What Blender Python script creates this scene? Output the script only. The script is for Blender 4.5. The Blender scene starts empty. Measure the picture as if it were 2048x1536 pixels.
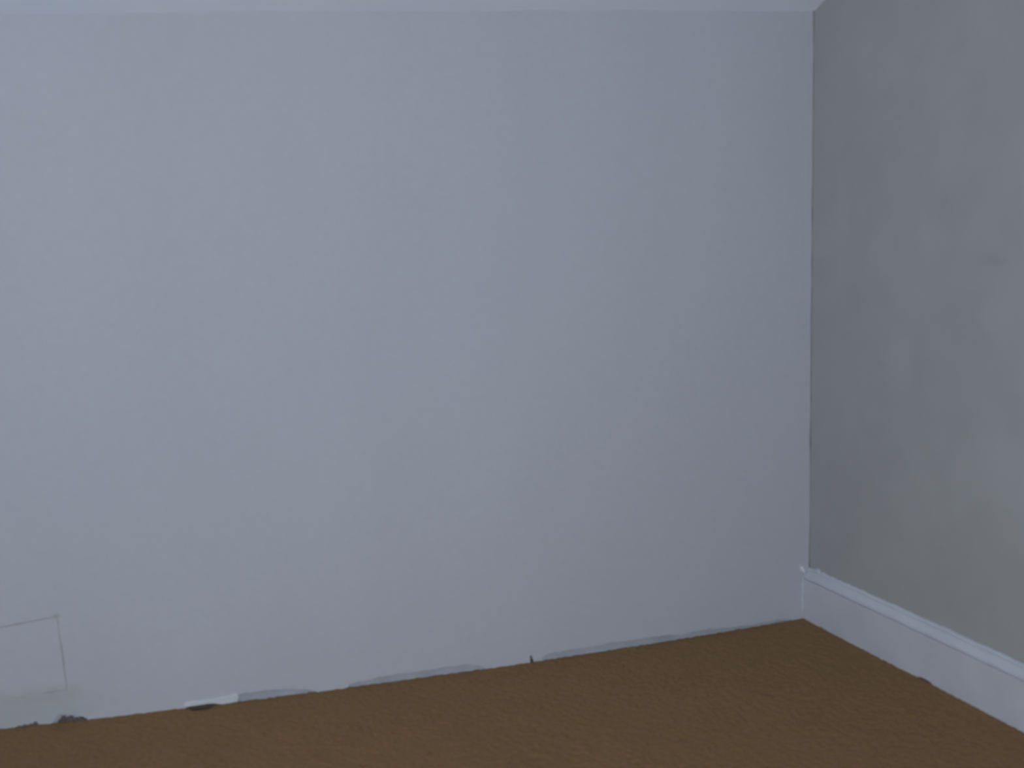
import bpy, bmesh, math, random
import numpy as np
from mathutils import Vector, Matrix
from mathutils.geometry import delaunay_2d_cdt

random.seed(7)
rng = np.random.default_rng(7)
S = bpy.context.scene
C = S.collection

# ------------------------------------------------------------------ camera
cam_d = bpy.data.cameras.new('camera')
cam_d.sensor_fit = 'HORIZONTAL'
cam_d.sensor_width = 36.0
cam_d.lens = 36.0 * 2399.15 / 2048.0
cam_d.clip_start = 0.05
cam_d.dof.use_dof = True                 # the phone lens missed its focus: everything slightly soft
cam_d.dof.focus_distance = 60.0
CAM_APERTURE = 0.0092                    # metres
cam_d.dof.aperture_fstop = cam_d.lens / 1000.0 / CAM_APERTURE
cam = bpy.data.objects.new('camera', cam_d)
C.objects.link(cam)
YAW, PIT, ROL = 0.24442, -0.17867, -0.03671
_f = Vector((math.sin(YAW) * math.cos(PIT), math.cos(YAW) * math.cos(PIT), math.sin(PIT)))
_r = Vector((math.cos(YAW), -math.sin(YAW), 0))
_u = _r.cross(_f)
r2 = _r * math.cos(ROL) + _u * math.sin(ROL)
u2 = -_r * math.sin(ROL) + _u * math.cos(ROL)
m3 = Matrix((r2, u2, -_f)).transposed()
cam.matrix_world = Matrix.Translation((-1.99697, -3.71932, 1.63179)) @ m3.to_4x4()
S.camera = cam

# ------------------------------------------------------------------ daylight
SKY = (0.80, 0.90, 1.0)
SKY_STRENGTH = 10.1
w = bpy.data.worlds.new('overcast_sky')
S.world = w
w.use_nodes = True
bg = w.node_tree.nodes['Background']
bg.inputs[0].default_value = (*SKY, 1)
bg.inputs[1].default_value = SKY_STRENGTH

# window opening in the wall behind the camera
WIN = (-3.30, -1.60, 0.55, 2.00)         # x0, x1, z0, z1
Y_FRONT = -4.60
pd = bpy.data.lights.new('window_portal', 'AREA')
pd.shape = 'RECTANGLE'
pd.size = WIN[1] - WIN[0]
pd.size_y = WIN[3] - WIN[2]
pd.cycles.is_portal = True
po = bpy.data.objects.new('window_portal', pd)
po.location = ((WIN[0] + WIN[1]) / 2, Y_FRONT - 0.06, (WIN[2] + WIN[3]) / 2)
po.rotation_euler = (math.radians(90), 0, 0)   # -Z of the light looks along +Y, into the room
C.objects.link(po)

vs = S.view_settings
vs.view_transform = 'Standard'
vs.look = 'None'
vs.gamma = 1.0
vs.use_curve_mapping = False
vs.exposure = 0.0

# ------------------------------------------------------------------ dimensions (metres)
H = 2.10                                  # height of the far wall, where the sloped ceiling springs
SLOPE = math.radians(28)
Y_FLAT = -1.90                            # the slope turns level here
HT = H + math.tan(SLOPE) * -Y_FLAT        # height of the level part
ANG = -0.16923                            # the right-hand wall is not square to the far wall
RD = Vector((-math.sin(ANG), -math.cos(ANG), 0))   # along the right wall, towards the camera
RN = Vector((-math.cos(ANG), math.sin(ANG), 0))    # out of the right wall, into the room
XL = -3.45                                # left wall
BOW, BOWL = 0.05739, 2.75                 # the old plaster wall bellies into the room


def bow(x):
    t = min(max(-x / BOWL, -0.02), 1.08)
    return -BOW * 4 * t * (1 - t)


# ------------------------------------------------------------------ materials
def new_mat(name, rough=0.8, spec=0.3):
    m = bpy.data.materials.new(name)
    m.use_nodes = True
    nt = m.node_tree
    b = nt.nodes['Principled BSDF']
    b.inputs['Roughness'].default_value = rough
    b.inputs['Specular IOR Level'].default_value = spec
    return m, nt, b


def N(nt, t, **kw):
    n = nt.nodes.new(t)
    for k, v in kw.items():
        setattr(n, k, v)
    return n


def coords(nt, scale=(1, 1, 1)):
    tc = N(nt, 'ShaderNodeTexCoord')
    mp = N(nt, 'ShaderNodeMapping')
    mp.inputs['Scale'].default_value = scale
    nt.links.new(tc.outputs['Object'], mp.inputs[0])
    return mp.outputs[0]


def noise(nt, vec, scale, detail=3, rough=0.5):
    n = N(nt, 'ShaderNodeTexNoise')
    n.inputs['Scale'].default_value = scale
    n.inputs['Detail'].default_value = detail
    n.inputs['Roughness'].default_value = rough
    nt.links.new(vec, n.inputs['Vector'])
    return n.outputs['Fac']


def ramp(nt, fac, stops):
    r = N(nt, 'ShaderNodeValToRGB')
    els = r.color_ramp.elements
    while len(els) < len(stops):
        els.new(0.5)
    for e, (p, c) in zip(els, stops):
        e.position = p
        e.color = (*c, 1)
    nt.links.new(fac, r.inputs[0])
    return r.outputs[0]


def mix(nt, fac, a, b, blend='MIX'):
    n = N(nt, 'ShaderNodeMix', data_type='RGBA', blend_type=blend)
    for sock, v in ((n.inputs[0], fac), (n.inputs[6], a), (n.inputs[7], b)):
        if isinstance(v, (int, float)):
            sock.default_value = v
        elif isinstance(v, tuple):
            sock.default_value = (*v, 1)
        else:
            nt.links.new(v, sock)
    return n.outputs[2]


def bump(nt, b, h, strength, dist):
    n = N(nt, 'ShaderNodeBump')
    n.inputs['Strength'].default_value = strength
    n.inputs['Distance'].default_value = dist
    nt.links.new(h, n.inputs['Height'])
    nt.links.new(n.outputs[0], b.inputs['Normal'])


def math_node(nt, op, a, b=None, clamp=False):
    n = N(nt, 'ShaderNodeMath', operation=op, use_clamp=clamp)
    for s, v in zip(n.inputs, (a, b)):
        if v is None:
            continue
        if isinstance(v, (int, float)):
            s.default_value = v
        else:
            nt.links.new(v, s)
    return n.outputs[0]


def blob(nt, vec, centre, radii, wobble=0.35, soft=0.5):
    """a stain with a shape of its own, 1 inside and 0 outside, with a ragged soft edge"""
    sub = N(nt, 'ShaderNodeVectorMath', operation='SUBTRACT')
    nt.links.new(vec, sub.inputs[0])
    sub.inputs[1].default_value = centre
    div = N(nt, 'ShaderNodeVectorMath', operation='DIVIDE')
    nt.links.new(sub.outputs[0], div.inputs[0])
    div.inputs[1].default_value = radii
    ln = N(nt, 'ShaderNodeVectorMath', operation='LENGTH')
    nt.links.new(div.outputs[0], ln.inputs[0])
    nz = noise(nt, vec, 22, 4)
    d = math_node(nt, 'ADD', ln.outputs['Value'], math_node(nt, 'MULTIPLY', math_node(nt, 'SUBTRACT', nz, 0.5), wobble * 2))
    mr = N(nt, 'ShaderNodeMapRange', interpolation_type='SMOOTHSTEP')
    nt.links.new(d, mr.inputs[0])
    mr.inputs[1].default_value = 1.0 - soft
    mr.inputs[2].default_value = 1.0 + soft
    mr.inputs[3].default_value = 1.0
    mr.inputs[4].default_value = 0.0
    return mr.outputs[0]


def scaled(c, k):
    return tuple(v * k for v in c)


# white emulsion on the far wall, faintly uneven roller coats, dirty filler low on the left
WALL_COL = (0.578, 0.588, 0.640)
m_paint, nt, b = new_mat('white_emulsion', 0.75, 0.25)
v = coords(nt)
vs_ = coords(nt, (1.0, 1.0, 0.35))
big = noise(nt, vs_, 2.2, 3)
c = ramp(nt, big, [(0.3, scaled(WALL_COL, 0.965)), (0.7, scaled(WALL_COL, 1.02))])
fine = noise(nt, v, 38, 3)
c = mix(nt, 0.35, c, ramp(nt, fine, [(0.3, scaled(WALL_COL, 0.95)), (0.7, scaled(WALL_COL, 1.03))]))
filler = blob(nt, v, (-2.70, 0, 0.045), (0.24, 1, 0.055), 0.45, 0.5)
c = mix(nt, math_node(nt, 'MULTIPLY', filler, 0.75), c, (0.50, 0.52, 0.52))
smear = blob(nt, v, (-2.60, 0, 0.100), (0.12, 1, 0.022), 0.8, 0.8)
c = mix(nt, math_node(nt, 'MULTIPLY', smear, 0.26), c, (0.42, 0.38, 0.33))
rust = blob(nt, v, (-2.523, 0, 0.344), (0.010, 1, 0.006), 0.5, 0.6)
c = mix(nt, math_node(nt, 'MULTIPLY', rust, 0.4), c, (0.36, 0.32, 0.22))
nt.links.new(c, b.inputs['Base Color'])
bump(nt, b, noise(nt, v, 90, 4), 0.12, 0.002)

# bare skim plaster showing below the paint
m_plaster, nt, b = new_mat('bare_plaster', 0.9, 0.1)
v = coords(nt)
c = ramp(nt, noise(nt, v, 14, 4), [(0.3, (0.41, 0.43, 0.48)), (0.7, (0.50, 0.52, 0.57))])
nt.links.new(c, b.inputs['Base Color'])
bump(nt, b, noise(nt, v, 120, 4), 0.3, 0.002)

# grimy sealant in the joint round the hatch
m_joint, nt, b = new_mat('grimy_joint', 0.9, 0.1)
c = ramp(nt, noise(nt, coords(nt), 30, 3), [(0.3, (0.47, 0.47, 0.46)), (0.7, (0.60, 0.61, 0.62))])
nt.links.new(c, b.inputs['Base Color'])

# right-hand wall: greyer, patchy paint over filler
RW_COL = (0.456, 0.456, 0.446)
m_rwall, nt, b = new_mat('patchy_grey_paint', 0.8, 0.2)
v = coords(nt)
c = ramp(nt, noise(nt, v, 2.6, 4, 0.6), [(0.30, scaled(RW_COL, 0.93)), (0.5, RW_COL), (0.72, scaled(RW_COL, 1.08))])
f2 = noise(nt, v, 9, 3)
c = mix(nt, 0.4, c, ramp(nt, f2, [(0.3, scaled(RW_COL, 0.94)), (0.7, scaled(RW_COL, 1.06))]))
for cen, rad, k in (((0.074, -0.43, 0.99), (1, 0.055, 0.09), 1.07), ((0.15, -0.86, 0.72), (1, 0.15, 0.11), 1.08),
                    ((0.03, -0.15, 1.42), (1, 0.03, 0.14), 1.05), ((0.133, -0.80, 1.17), (1, 0.05, 0.04), 1.06)):
    pb = blob(nt, v, cen, rad, 0.4, 0.6)
    c = mix(nt, math_node(nt, 'MULTIPLY', pb, 0.8), c, scaled(RW_COL, k))
sc = blob(nt, v, (0.133, -0.79, 1.327), (1, 0.045, 0.012), 0.6, 0.7)
c = mix(nt, math_node(nt, 'MULTIPLY', sc, 0.5), c, scaled(RW_COL, 0.86))
nt.links.new(c, b.inputs['Base Color'])
bump(nt, b, noise(nt, v, 60, 4), 0.15, 0.002)

m_ceil, nt, b = new_mat('ceiling_white', 0.85, 0.2)
v = coords(nt)
c = ramp(nt, noise(nt, v, 4, 3), [(0.3, (0.82, 0.875, 0.985)), (0.7, (0.85, 0.905, 0.995))])
nt.links.new(c, b.inputs['Base Color'])
bump(nt, b, noise(nt, v, 70, 4), 0.1, 0.002)

m_other, nt, b = new_mat('room_paint', 0.8, 0.2)
c = ramp(nt, noise(nt, coords(nt), 3, 3), [(0.3, (0.58, 0.60, 0.63)), (0.7, (0.64, 0.66, 0.69))])
nt.links.new(c, b.inputs['Base Color'])

# gloss paint on the skirting
m_gloss, nt, b = new_mat('white_gloss', 0.38, 0.5)
v = coords(nt)
c = ramp(nt, noise(nt, v, 7, 4), [(0.3, (0.63, 0.642, 0.70)), (0.7, (0.695, 0.708, 0.765))])
nt.links.new(c, b.inputs['Base Color'])
bump(nt, b, noise(nt, v, 55, 3), 0.10, 0.002)

m_dark, nt, b = new_mat('gap_shade', 0.95, 0.05)  # dark brown painted in for shade in gaps; also colours the subfloor
c = ramp(nt, noise(nt, coords(nt), 40, 3), [(0.3, (0.085, 0.066, 0.054)), (0.7, (0.13, 0.105, 0.088))])
nt.links.new(c, b.inputs['Base Color'])

# dusty grey-brown fluff
m_dust, nt, b = new_mat('dusty_fluff', 1.0, 0.0)
c = ramp(nt, noise(nt, coords(nt), 120, 3), [(0.3, (0.11, 0.085, 0.07)), (0.7, (0.20, 0.165, 0.145))])
nt.links.new(c, b.inputs['Base Color'])

# brown fitted carpet: short mottled pile
CARPET = (0.288, 0.160, 0.066)
m_carpet, nt, b = new_mat('brown_carpet', 1.0, 0.0)
v = coords(nt)
c = ramp(nt, noise(nt, v, 95, 3, 0.6), [(0.28, scaled(CARPET, 0.58)), (0.5, CARPET), (0.72, scaled(CARPET, 1.42))])
c2 = ramp(nt, noise(nt, v, 34, 3, 0.6), [(0.3, (0.25, 0.155, 0.046)), (0.5, CARPET), (0.7, (0.335, 0.175, 0.105))])
c = mix(nt, 0.5, c, c2)
c3 = ramp(nt, noise(nt, v, 5, 3), [(0.3, scaled(CARPET, 0.90)), (0.7, scaled(CARPET, 1.1))])
c = mix(nt, 0.35, c, c3)
nt.links.new(c, b.inputs['Base Color'])
b.inputs['Sheen Weight'].default_value = 0.08
b.inputs['Sheen Roughness'].default_value = 0.6
bump(nt, b, noise(nt, v, 260, 3), 0.5, 0.004)


# ------------------------------------------------------------------ helpers
def obj(name, bm, mat, parent=None, smooth=False):
    me = bpy.data.meshes.new(name)
    bm.normal_update()
    bm.to_mesh(me)
    bm.free()
    me.materials.append(mat)
    if smooth:
        for p in me.polygons:
            p.use_smooth = True
    o = bpy.data.objects.new(name, me)
    C.objects.link(o)
    if parent is not None:
        o.parent = parent
    return o


def struct(name, bm, mat, **kw):
    o = obj(name, bm, mat, **kw)
    o['kind'] = 'structure'
    return o


def tag(o, label, cat):
    o['label'] = label
    o['category'] = cat
    return o


def prism(bm, pts, z0, z1):
    """vertical prism over a plan outline"""
    lo = [bm.verts.new((x, y, z0)) for x, y in pts]
    hi = [bm.verts.new((x, y, z1)) for x, y in pts]
    n = len(pts)
    bm.faces.new(hi)
    bm.faces.new(list(reversed(lo)))
    for i in range(n):
        j = (i + 1) % n
        bm.faces.new((lo[i], lo[j], hi[j], hi[i]))


def fix(bm):
    bmesh.ops.recalc_face_normals(bm, faces=bm.faces)
    return bm


def interp(x, pts):
    return float(np.interp(x, [p[0] for p in pts], [p[1] for p in pts]))


# ------------------------------------------------------------------ far wall with ragged paint edge and hatch recess
BELOW = -0.010
EDGE = [(-3.45, BELOW), (-2.720, BELOW), (-2.66, BELOW), (-2.640, 0.002), (-2.615, 0.006), (-2.600, BELOW),
        (-2.575, BELOW), (-2.557, 0.016), (-2.546, 0.030), (-2.528, 0.024), (-2.505, 0.020), (-2.490, 0.012),
        (-2.475, 0.012), (-2.466, BELOW), (-2.015, BELOW), (-2.006, 0.025), (-1.980, 0.027), (-1.930, 0.026),
        (-1.885, 0.027), (-1.840, 0.020), (-1.790, 0.012), (-1.745, BELOW), (-1.672, BELOW), (-1.660, 0.011),
        (-1.630, 0.014), (-1.576, 0.021), (-1.50, 0.024), (-1.42, 0.023), (-1.35, 0.026), (-1.278, 0.026),
        (-1.23, 0.016), (-1.19, BELOW), (-1.058, BELOW), (-1.0525, 0.026), (-1.0475, 0.024), (-1.040, BELOW),
        (-1.022, BELOW), (-1.010, 0.014), (-0.985, 0.022), (-0.90, 0.024), (-0.82, 0.023), (-0.76, 0.028),
        (-0.70, 0.024), (-0.62, 0.025), (-0.567, 0.024), (-0.50, 0.015), (-0.45, 0.021), (-0.396, 0.020),
        (-0.33, 0.014), (-0.24, 0.010), (-0.18, 0.011), (-0.12, 0.012), (-0.08, 0.006), (-0.05, BELOW), (0.06, BELOW)]
xs_edge = sorted(set([round(x, 4) for x, _ in EDGE] + [round(-3.4 + 0.012 * i, 4) for i in range(288)]))
ph = rng.uniform(0, 6.28, 3)


def edge_z(x):
    z = interp(x, EDGE)
    if z > 0.0:
        z += 0.0016 * math.sin(x * 210 + ph[0]) + 0.0012 * math.sin(x * 87 + ph[1])
    return z


# the hatch: a square cut-out, a little crooked; the outline of its hole (x, z)
HOLE = [(-2.985, 0.2960), (-2.5188, 0.3442), (-2.5129, 0.1040), (-2.985, 0.0760)]
pts2, edges2 = [], []


def add_loop(loop):
    s = len(pts2)
    pts2.extend(loop)
    n = len(loop)
    edges2.extend([(s + i, s + (i + 1) % n) for i in range(n)])


outer = [(x, edge_z(x)) for x in xs_edge]
outer += [(0.06, H + 0.03)] + [(-3.45 + 3.51 * t, H + 0.03) for t in np.linspace(0.95, 0.05, 19)] + [(-3.45, H + 0.03)]
add_loop(outer)


def dense(loop, n):
    out = []
    for i, p in enumerate(loop):
        q = loop[(i + 1) % len(loop)]
        for k in range(n):
            t = k / n
            out.append((p[0] + (q[0] - p[0]) * t, p[1] + (q[1] - p[1]) * t))
    return out


HOLE_D = [(x + (0.0008 * math.sin(37 * z + 90 * x)), z + 0.0010 * math.sin(55 * x)) for x, z in dense(HOLE, 10)]
add_loop(HOLE_D)


def inside(p, loop):
    x, y = p
    r = False
    j = len(loop) - 1
    for i in range(len(loop)):
        xi, yi = loop[i]
        xj, yj = loop[j]
        if (yi > y) != (yj > y) and x < (xj - xi) * (y - yi) / (yj - yi) + xi:
            r = not r
        j = i
    return r


for i in range(1, 44):
    for j in range(1, 18):
        p = (-3.45 + 3.51 * i / 44, 0.04 + (H - 0.02) * j / 18)
        if not inside(p, HOLE_D):
            pts2.append(p)
vv, ee, ff, *_ = delaunay_2d_cdt([Vector(p) for p in pts2], edges2, [], 0, 1e-6)
bm = bmesh.new()
bv = [bm.verts.new((p.x, bow(p.x), p.y)) for p in vv]
for f in ff:
    cx = sum(vv[i].x for i in f) / 3
    cz = sum(vv[i].y for i in f) / 3
    if inside((cx, cz), outer) and not inside((cx, cz), HOLE_D):
        bm.faces.new([bv[i] for i in f])
for x in [q for q in bm.verts if not q.link_faces]:
    bm.verts.remove(x)
bm.verts.ensure_lookup_table()
bmesh.ops.recalc_face_normals(bm, faces=bm.faces)
if bm.faces and sum(f.normal.y for f in bm.faces) > 0:
    bmesh.ops.reverse_faces(bm, faces=bm.faces)
be = [e for e in bm.edges if e.is_boundary]
ret = bmesh.ops.extrude_edge_only(bm, edges=be)
for q in [g for g in ret['geom'] if isinstance(g, bmesh.types.BMVert)]:
    q.co.y += 0.0045 if q.co.z < 0.06 else (0.004 if q.co.x < -2.4 and q.co.z < 0.40 else 0.12)
# masonry behind
prism(bm, [(-3.45, 0.03), (0.06, 0.03), (0.06, 0.16), (-3.45, 0.16)], -0.05, H + 0.03)
wall_back = struct('wall_back', bm, m_paint)

# bare plaster band behind the ragged paint edge
bm = bmesh.new()
prev = None
for i in range(141):
    x = -3.44 + 3.48 * i / 140
    y = bow(x) + 0.0040
    cur = [bm.verts.new((x, y, z)) for z in (-0.012, 0.02, 0.05)]
    cur += [bm.verts.new((x, y + 0.02, 0.05)), bm.verts.new((x, y + 0.02, -0.012))]
    if prev:
        for k in range(5):
            l = (k + 1) % 5
            bm.faces.new((prev[k], cur[k], cur[l], prev[l]))
    prev = cur
o = obj('bare_plaster', fix(bm), m_plaster, wall_back)
o['label'] = 'strip of unpainted grey plaster along the foot of the wall'

# joint bed behind the hatch
bm = bmesh.new()
q = []
for dy in (0.0036, 0.03):
    for x, z in [(-2.992, 0.29), (-2.992, 0.06), (-2.506, 0.09), (-2.511, 0.352)]:
        q.append(bm.verts.new((x, bow(x) + dy, z)))
bm.faces.new(q[:4])
bm.faces.new(q[4:])
for k in range(4):
    bm.faces.new((q[k], q[(k + 1) % 4], q[4 + (k + 1) % 4], q[4 + k]))
o = obj('hatch_joint', fix(bm), m_joint, wall_back)

# the flush hatch itself
bm = bmesh.new()
GAP = 0.0042
pl = dense([(-2.980, 0.2965 - GAP), (-2.5188 - GAP, 0.3442 - GAP), (-2.5129 - GAP, 0.1042), (-2.980, 0.0765)], 8)
fr = [bm.verts.new((x + 0.0006 * math.sin(61 * z), bow(x) - 0.0002, z + 0.0007 * math.sin(70 * x))) for x, z in pl]
bk = [bm.verts.new((p.co.x, p.co.y + 0.010, p.co.z)) for p in fr]
bm.faces.new(fr)
bm.faces.new(list(reversed(bk)))
n = len(fr)
for i in range(n):
    j = (i + 1) % n
    bm.faces.new((fr[i], bk[i], bk[j], fr[j]))
hatch = obj('access_panel', fix(bm), m_paint)
tag(hatch, 'square painted access panel set flush low in the far wall at the left', 'panel')

# pale flake of filler left at the foot of the wall
bm = bmesh.new()
fl = [(-2.178, 0.008), (-2.170, 0.016), (-2.150, 0.019), (-2.128, 0.0155), (-2.105, 0.018), (-2.085, 0.0165), (-2.062, 0.021), (-2.040, 0.0205),
      (-2.024, 0.026), (-2.012, 0.025), (-2.009, 0.016), (-2.013, 0.004), (-2.05, -0.002), (-2.085, 0.006), (-2.10, 0.0075), (-2.13, 0.006), (-2.16, 0.0055)]
fr = [bm.verts.new((x, bow(x) - 0.0035, z)) for x, z in fl]
bk = [bm.verts.new((x, bow(x) + 0.001, z + (0.003 if z > 0.012 else 0))) for x, z in fl]
bm.faces.new(fr)
for i in range(len(fl)):
    j = (i + 1) % len(fl)
    bm.faces.new((fr[i], bk[i], bk[j], fr[j]))
m_flake, nt, b = new_mat('pale_filler', 0.8, 0.2)
c = ramp(nt, noise(nt, coords(nt), 30, 3), [(0.3, (0.64, 0.66, 0.69)), (0.7, (0.76, 0.77, 0.79))])
nt.links.new(c, b.inputs['Base Color'])
o = obj('filler_flake', fix(bm), m_flake, wall_back)
o['label'] = 'pale flake of filler at the foot of the wall'

# dark pieces painting in the shade of gaps along the wall foot
def wall_gap_shade(pts, dy):
    bm = bmesh.new()
    fr = [bm.verts.new((x, bow(x) + dy, z)) for x, z in pts]
    bk = [bm.verts.new((x, bow(x) + 0.012, z)) for x, z in pts]
    bm.faces.new(fr)
    n = len(pts)
    for i in range(n):
        j = (i + 1) % n
        bm.faces.new((fr[i], bk[i], bk[j], fr[j]))
    return obj('gap_shade', fix(bm), m_dark, wall_back)


wall_gap_shade([(-2.175, -0.010), (-2.172, 0.001), (-2.15, 0.0055), (-2.11, 0.0062), (-2.085, 0.0045), (-2.07, 0.0), (-2.06, -0.010)], -0.0022)
wall_gap_shade([(-1.0535, -0.004), (-1.0545, 0.012), (-1.0555, 0.022), (-1.0525, 0.025), (-1.0495, 0.016), (-1.045, 0.006), (-1.044, -0.004)], -0.0006)
wall_gap_shade([(-2.548, -0.008), (-2.547, 0.008), (-2.538, 0.017), (-2.526, 0.013), (-2.515, 0.016), (-2.505, 0.009), (-2.495, -0.008)], 0.0025)

# ------------------------------------------------------------------ right wall
YF = Y_FRONT
LR = (-YF + 0.1) / math.cos(ANG)
a0 = Vector((0, 0, 0)) - RD * 0.06
a1 = RD * LR
bm = bmesh.new()
# gently uneven plaster face: grid along the wall
SG = np.concatenate([[-0.06, -0.02, -0.004, 0.0, 0.003, 0.006, 0.009, 0.012, 0.016, 0.022, 0.03], np.geomspace(0.042, LR, 90)])
NU, NV = len(SG) - 1, 110
grid = []
for i in range(NU + 1):
    s = float(SG[i])
    row = []
    for j in range(NV + 1):
        z = -0.012 + (HT + 0.042) * j / NV
        d = 0.0012 * math.sin(s * 5.3 + z * 2.1) * math.sin(z * 4.1 + 0.7) + 0.0008 * math.sin(s * 13 - z * 7)
        fade = min(1.0, max(0.0, (s - 0.02) / 0.15))
        p = RD * s + RN * (d * fade)
        row.append(bm.verts.new((p.x, p.y, z)))
    grid.append(row)
for i in range(NU):
    for j in range(NV):
        bm.faces.new((grid[i][j], grid[i][j + 1], grid[i + 1][j + 1], grid[i + 1][j]))
for f in bm.faces:
    f.normal_update()
    if f.normal.dot(RN) < 0:
        f.normal_flip()
p0, p1 = a0 - RN * 0.01, a1 - RN * 0.01
q0, q1 = a0 - RN * 0.14, a1 - RN * 0.14
prism(bm, [(p0.x, p0.y), (p1.x, p1.y), (q1.x, q1.y), (q0.x, q0.y)], -0.05, HT + 0.03)
wall_right = struct('wall_right', bm, m_rwall)
# darker strip of uneven width down the corner between the two walls
m_corner, nt, b = new_mat('corner_dark', 0.95, 0.05)
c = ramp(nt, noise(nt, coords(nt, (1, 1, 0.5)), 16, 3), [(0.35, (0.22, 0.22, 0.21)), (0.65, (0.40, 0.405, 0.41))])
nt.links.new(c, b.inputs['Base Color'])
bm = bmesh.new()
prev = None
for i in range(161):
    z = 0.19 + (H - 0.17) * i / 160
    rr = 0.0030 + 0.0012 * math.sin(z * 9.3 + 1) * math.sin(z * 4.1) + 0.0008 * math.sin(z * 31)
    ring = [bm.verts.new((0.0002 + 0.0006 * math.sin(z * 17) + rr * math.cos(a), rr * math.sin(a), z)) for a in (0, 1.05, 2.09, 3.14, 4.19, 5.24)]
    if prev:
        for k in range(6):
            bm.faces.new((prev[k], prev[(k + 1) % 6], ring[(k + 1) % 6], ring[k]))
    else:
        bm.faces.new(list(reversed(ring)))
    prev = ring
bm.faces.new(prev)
obj('corner_joint', fix(bm), m_corner, wall_right, smooth=True)

# ------------------------------------------------------------------ left and front walls (behind the frame), ceiling, floor
bm = bmesh.new()
prism(bm, [(XL - 0.12, 0.16), (XL, 0.16), (XL, YF - 0.12), (XL - 0.12, YF - 0.12)], -0.05, HT + 0.03)
struct('wall_left', fix(bm), m_other)
bm = bmesh.new()
XR = (RD * LR).x + 0.02
for x0, x1, z0, z1 in ((XL, WIN[0], -0.05, HT + 0.03), (WIN[1], XR, -0.05, HT + 0.03),
                       (WIN[0], WIN[1], -0.05, WIN[2]), (WIN[0], WIN[1], WIN[3], HT + 0.03)):
    prism(bm, [(x0, YF), (x0, YF - 0.12), (x1, YF - 0.12), (x1, YF)], z0, z1)
struct('wall_front', fix(bm), m_other)
# window frame in the opening behind the camera
bm = bmesh.new()
fw = 0.05
for x0, x1, z0, z1 in ((WIN[0], WIN[0] + fw, WIN[2], WIN[3]), (WIN[1] - fw, WIN[1], WIN[2], WIN[3]),
                       (WIN[0] + fw, WIN[1] - fw, WIN[2], WIN[2] + fw), (WIN[0] + fw, WIN[1] - fw, WIN[3] - fw, WIN[3])):
    prism(bm, [(x0, YF - 0.03), (x0, YF - 0.055), (x1, YF - 0.055), (x1, YF - 0.03)], z0, z1)
struct('window_1', fix(bm), m_gloss)

# ceiling: springs from the far wall, slopes up towards the camera, then runs level
bm = bmesh.new()
prev = None
for i in range(121):
    x = XL - 0.12 + (XR + 0.27 - XL) * i / 120
    yb = bow(x) if x < 0 else 0.0
    zb = H + 0.0012 * math.sin(x * 6.1) + 0.0007 * math.sin(x * 17)
    t = math.tan(SLOPE)
    cur = [bm.verts.new(p) for p in ((x, yb + 0.10, zb - 0.10 * t), (x, yb, zb), (x, yb * 0.4 - 0.6, H + 0.6 * t), (x, Y_FLAT, HT), (x, YF - 0.12, HT),
                                     (x, YF - 0.12, HT + 0.12), (x, Y_FLAT, HT + 0.12), (x, 0.16, H + 0.16))]
    if prev:
        for k in range(8):
            l = (k + 1) % 8
            bm.faces.new((prev[k], cur[k], cur[l], prev[l]))
    else:
        bm.faces.new(cur)
    prev = cur
bm.faces.new(list(reversed(prev)))
ceiling = struct('ceiling', fix(bm), m_ceil)

bm = bmesh.new()
prism(bm, [(XL - 0.12, 0.16), (XL - 0.12, YF - 0.12), (XR + 0.15, YF - 0.12), (XR + 0.15, 0.16)], -0.12, -0.014)
struct('floor', fix(bm), m_dark)

# ------------------------------------------------------------------ carpet
NX = 560
ts = np.concatenate([np.arange(0, 1.65, 0.0068), np.linspace(1.66, -YF, 60)])
NY = len(ts)
s = np.linspace(0, 1, NX)
T, SS = np.meshgrid(ts, s, indexing='ij')
xr = 0.1709 * T - 0.004
X = XL + SS * (xr - XL)
tt = np.clip(-X / BOWL, -0.02, 1.08)
Y0 = -BOW * 4 * tt * (1 - tt) + 0.002
fadeb = np.clip(1 - T / 1.6, 0, 1)
Y = -T + Y0 * fadeb
Z = rng.normal(0, 0.0011, X.shape)
Z = (Z + np.roll(Z, 1, 0) * 0.5 + np.roll(Z, 1, 1) * 0.5) * 0.8
Z += 0.0012 * np.sin(X * 9 + 1.3) * np.sin(Y * 7 + 0.4)
Z = np.clip(Z, -0.0045, 0.0045)
# the pile is pulled down in a small gap below the filler flake
Z -= 0.012 * np.exp(-((X + 2.125) / 0.035) ** 4) * np.exp(-(T / 0.022) ** 2)
X = X + rng.normal(0, 0.0012, X.shape) * (SS > 0.002) * (SS < 0.998)
verts = np.stack([X, Y, Z], -1).reshape(-1, 3)
idx = np.arange(NY * NX).reshape(NY, NX)
faces = np.stack([idx[:-1, :-1], idx[1:, :-1], idx[1:, 1:], idx[:-1, 1:]], -1).reshape(-1, 4)
me = bpy.data.meshes.new('carpet')
me.vertices.add(len(verts))
me.vertices.foreach_set('co', verts.astype(np.float32).ravel())
me.loops.add(faces.size)
me.loops.foreach_set('vertex_index', faces.astype(np.int32).ravel())
me.polygons.add(len(faces))
me.polygons.foreach_set('loop_start', np.arange(0, faces.size, 4, dtype=np.int32))
me.update(calc_edges=True)
me.validate()
me.materials.append(m_carpet)
for p in me.polygons:
    p.use_smooth = True
carpet = bpy.data.objects.new('carpet', me)
C.objects.link(carpet)
tag(carpet, 'plain brown fitted carpet with short mottled pile covering the whole floor', 'carpet')


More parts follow.
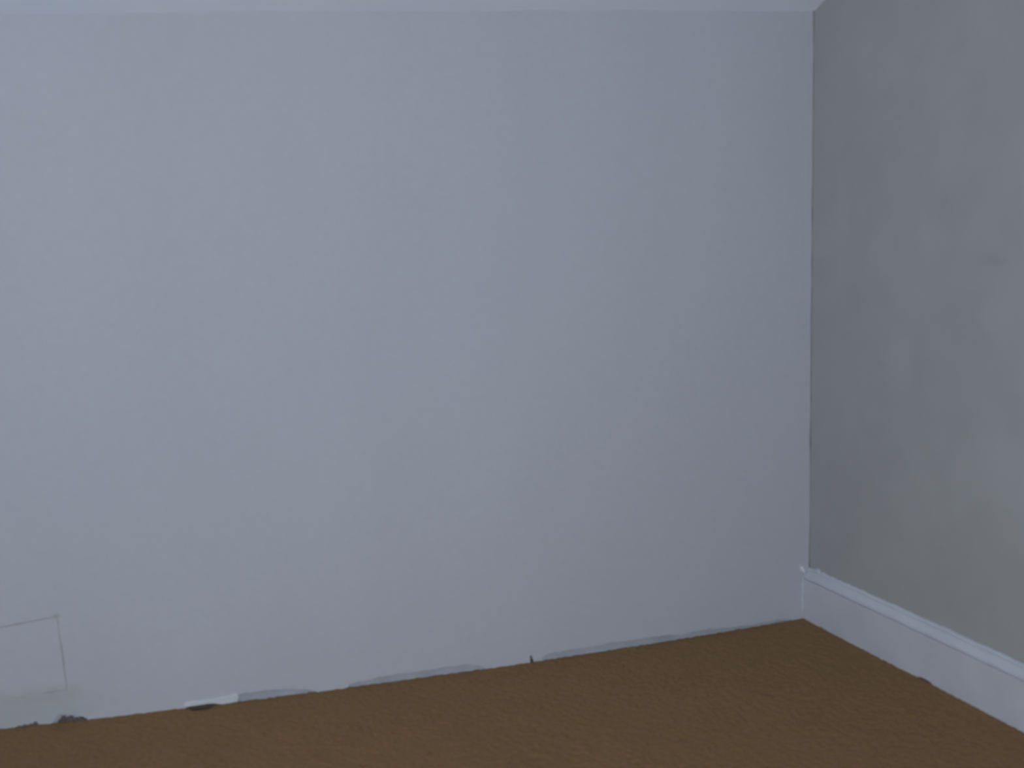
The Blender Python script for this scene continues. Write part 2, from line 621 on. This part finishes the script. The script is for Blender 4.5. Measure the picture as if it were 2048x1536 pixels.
# frayed tufts of pile riding up against the wall at the left
def tuft(x, w_, h_, out=0.012):
    bm = bmesh.new()
    bmesh.ops.create_icosphere(bm, subdivisions=3, radius=1.0)
    for q in bm.verts:
        k = 1 + 0.28 * math.sin(q.co.x * 7 + x * 50) * math.sin(q.co.z * 6 + x * 31) + random.uniform(-0.08, 0.08)
        q.co = Vector((q.co.x * w_ * k, q.co.y * out * k, max(q.co.z, -0.3) * h_ * k))
        q.co += Vector((x, bow(x) + 0.002, 0.0))
    return obj('pile_tuft', bm, m_dust, carpet, smooth=True)


for tx, tw, th_ in ((-2.545, 0.007, 0.010), (-2.535, 0.009, 0.020), (-2.523, 0.010, 0.013), (-2.512, 0.009, 0.017), (-2.499, 0.010, 0.010),
                    (-2.485, 0.009, 0.012), (-2.474, 0.008, 0.006), (-2.618, 0.008, 0.012), (-2.630, 0.010, 0.007), (-2.648, 0.011, 0.006), (-2.665, 0.010, 0.004)):
    tuft(tx, tw, th_, 0.008)

# ------------------------------------------------------------------ moulded skirting board on the right wall
TH = 0.02382
PROFILE = [(0.0005, -0.004), (TH, -0.004), (TH, 0.020), (TH, 0.060), (TH, 0.100), (TH, 0.1450), (TH - 0.0004, 0.1486), (TH - 0.0068, 0.1491),
           (TH - 0.0068, 0.1527), (TH - 0.0010, 0.1538), (TH - 0.0016, 0.1580), (TH - 0.0042, 0.1640), (TH - 0.0085, 0.1705), (TH - 0.0125, 0.1755),
           (TH - 0.0148, 0.1785), (TH - 0.0170, 0.1794), (TH - 0.0170, 0.1806), (TH - 0.0156, 0.1824), (TH - 0.0166, 0.1855), (TH - 0.0184, 0.1890), (TH - 0.0204, 0.1915), (0.0005, 0.1922)]
bm = bmesh.new()
prev = None
ss = np.concatenate([np.linspace(-0.028, 0.20, 60), np.linspace(0.205, 1.20, 160), np.linspace(1.22, LR - 0.12, 50)])
pn = rng.uniform(0, 6.28, 6)
for sv in ss:
    wob = 0.0010 * math.sin(sv * 31 + pn[0]) + 0.0006 * math.sin(sv * 83 + pn[1]) + 0.0005 * math.sin(sv * 170 + pn[2])
    rag = math.exp(-((sv - 0.05) / 0.09) ** 2) * (0.0022 * math.sin(sv * 150 + 0.9) + 0.0016 * math.sin(sv * 263))
    under = 0.0120 * math.exp(-(((sv - 0.606) / 0.036) ** 4))
    under2 = 0.004 * math.exp(-(((sv - 0.535) / 0.03) ** 4))
    rag += 0.004 * math.exp(-((sv - 0.050) / 0.016) ** 4) - 0.0055 * math.exp(-((sv + 0.005) / 0.024) ** 4)
    cur = []
    for k, (d, z) in enumerate(PROFILE):
        dd = d
        if z > 0.175:
            z += (wob + rag) * (z - 0.175) / 0.017
        if k in (0, 1):
            z += under + under2 + 0.0006 * math.sin(sv * 40)
        if 5 < k < 20:
            dd += 0.0005 * math.sin(sv * 47 + k)
        p = RD * sv + RN * dd
        cur.append(bm.verts.new((p.x, p.y, z)))
    if prev:
        n = len(cur)
        for k in range(n):
            l = (k + 1) % n
            bm.faces.new((prev[k], cur[k], cur[l], prev[l]))
    else:
        bm.faces.new(cur)
    prev = cur
bm.faces.new(list(reversed(prev)))
skirt = struct('baseboard_right', fix(bm), m_gloss)

# dark block painting in the shadow under the board where it lifts
bm = bmesh.new()
q0, q1 = RD * 0.50, RD * 0.70
a_, b_ = q0 + RN * (TH - 0.003), q1 + RN * (TH - 0.003)
c_, d_ = q1 + RN * 0.004, q0 + RN * 0.004
prism(bm, [(a_.x, a_.y), (b_.x, b_.y), (c_.x, c_.y), (d_.x, d_.y)], -0.008, 0.012)
obj('gap_shade', fix(bm), m_dark, skirt)

# blob of paint and filler where the skirting dies into the far wall
bm = bmesh.new()
bmesh.ops.create_icosphere(bm, subdivisions=3, radius=1.0)
for q in bm.verts:
    k = 1 + 0.22 * math.sin(q.co.x * 5 + 1) * math.sin(q.co.z * 6)
    x = q.co.x * 0.0085 * k - 0.0305 + 0.006 * (-q.co.z)
    q.co = Vector((x, bow(x) - 0.005 + q.co.y * 0.010, 0.1855 + q.co.z * 0.016 * k))
m_blob, nt, b = new_mat('fresh_white_filler', 0.6, 0.3)
c = ramp(nt, noise(nt, coords(nt), 60, 3), [(0.3, (0.80, 0.82, 0.86)), (0.7, (0.88, 0.90, 0.93))])
nt.links.new(c, b.inputs['Base Color'])
o = obj('filler_blob', bm, m_blob, skirt, smooth=True)
o['label'] = 'lump of white filler on the top corner of the skirting'

# bead of caulk down the end of the board
bm = bmesh.new()
prev = None
for i in range(26):
    z = 0.006 + 0.150 * i / 25
    rr = (0.0042 + 0.0012 * math.sin(i * 1.3)) * min(1, 0.25 + min(i, 25 - i) * 0.3)
    cx = -0.0275 + 0.0006 * math.sin(i * 0.9)
    ring = []
    for k in range(8):
        a = 2 * math.pi * k / 8
        ring.append(bm.verts.new((cx + rr * math.cos(a), bow(cx) - 0.001 + rr * 0.8 * math.sin(a), z)))
    if prev:
        for k in range(8):
            bm.faces.new((prev[k], prev[(k + 1) % 8], ring[(k + 1) % 8], ring[k]))
    else:
        bm.faces.new(list(reversed(ring)))
    prev = ring
bm.faces.new(prev)
obj('caulk_bead', fix(bm), m_gloss, skirt, smooth=True)
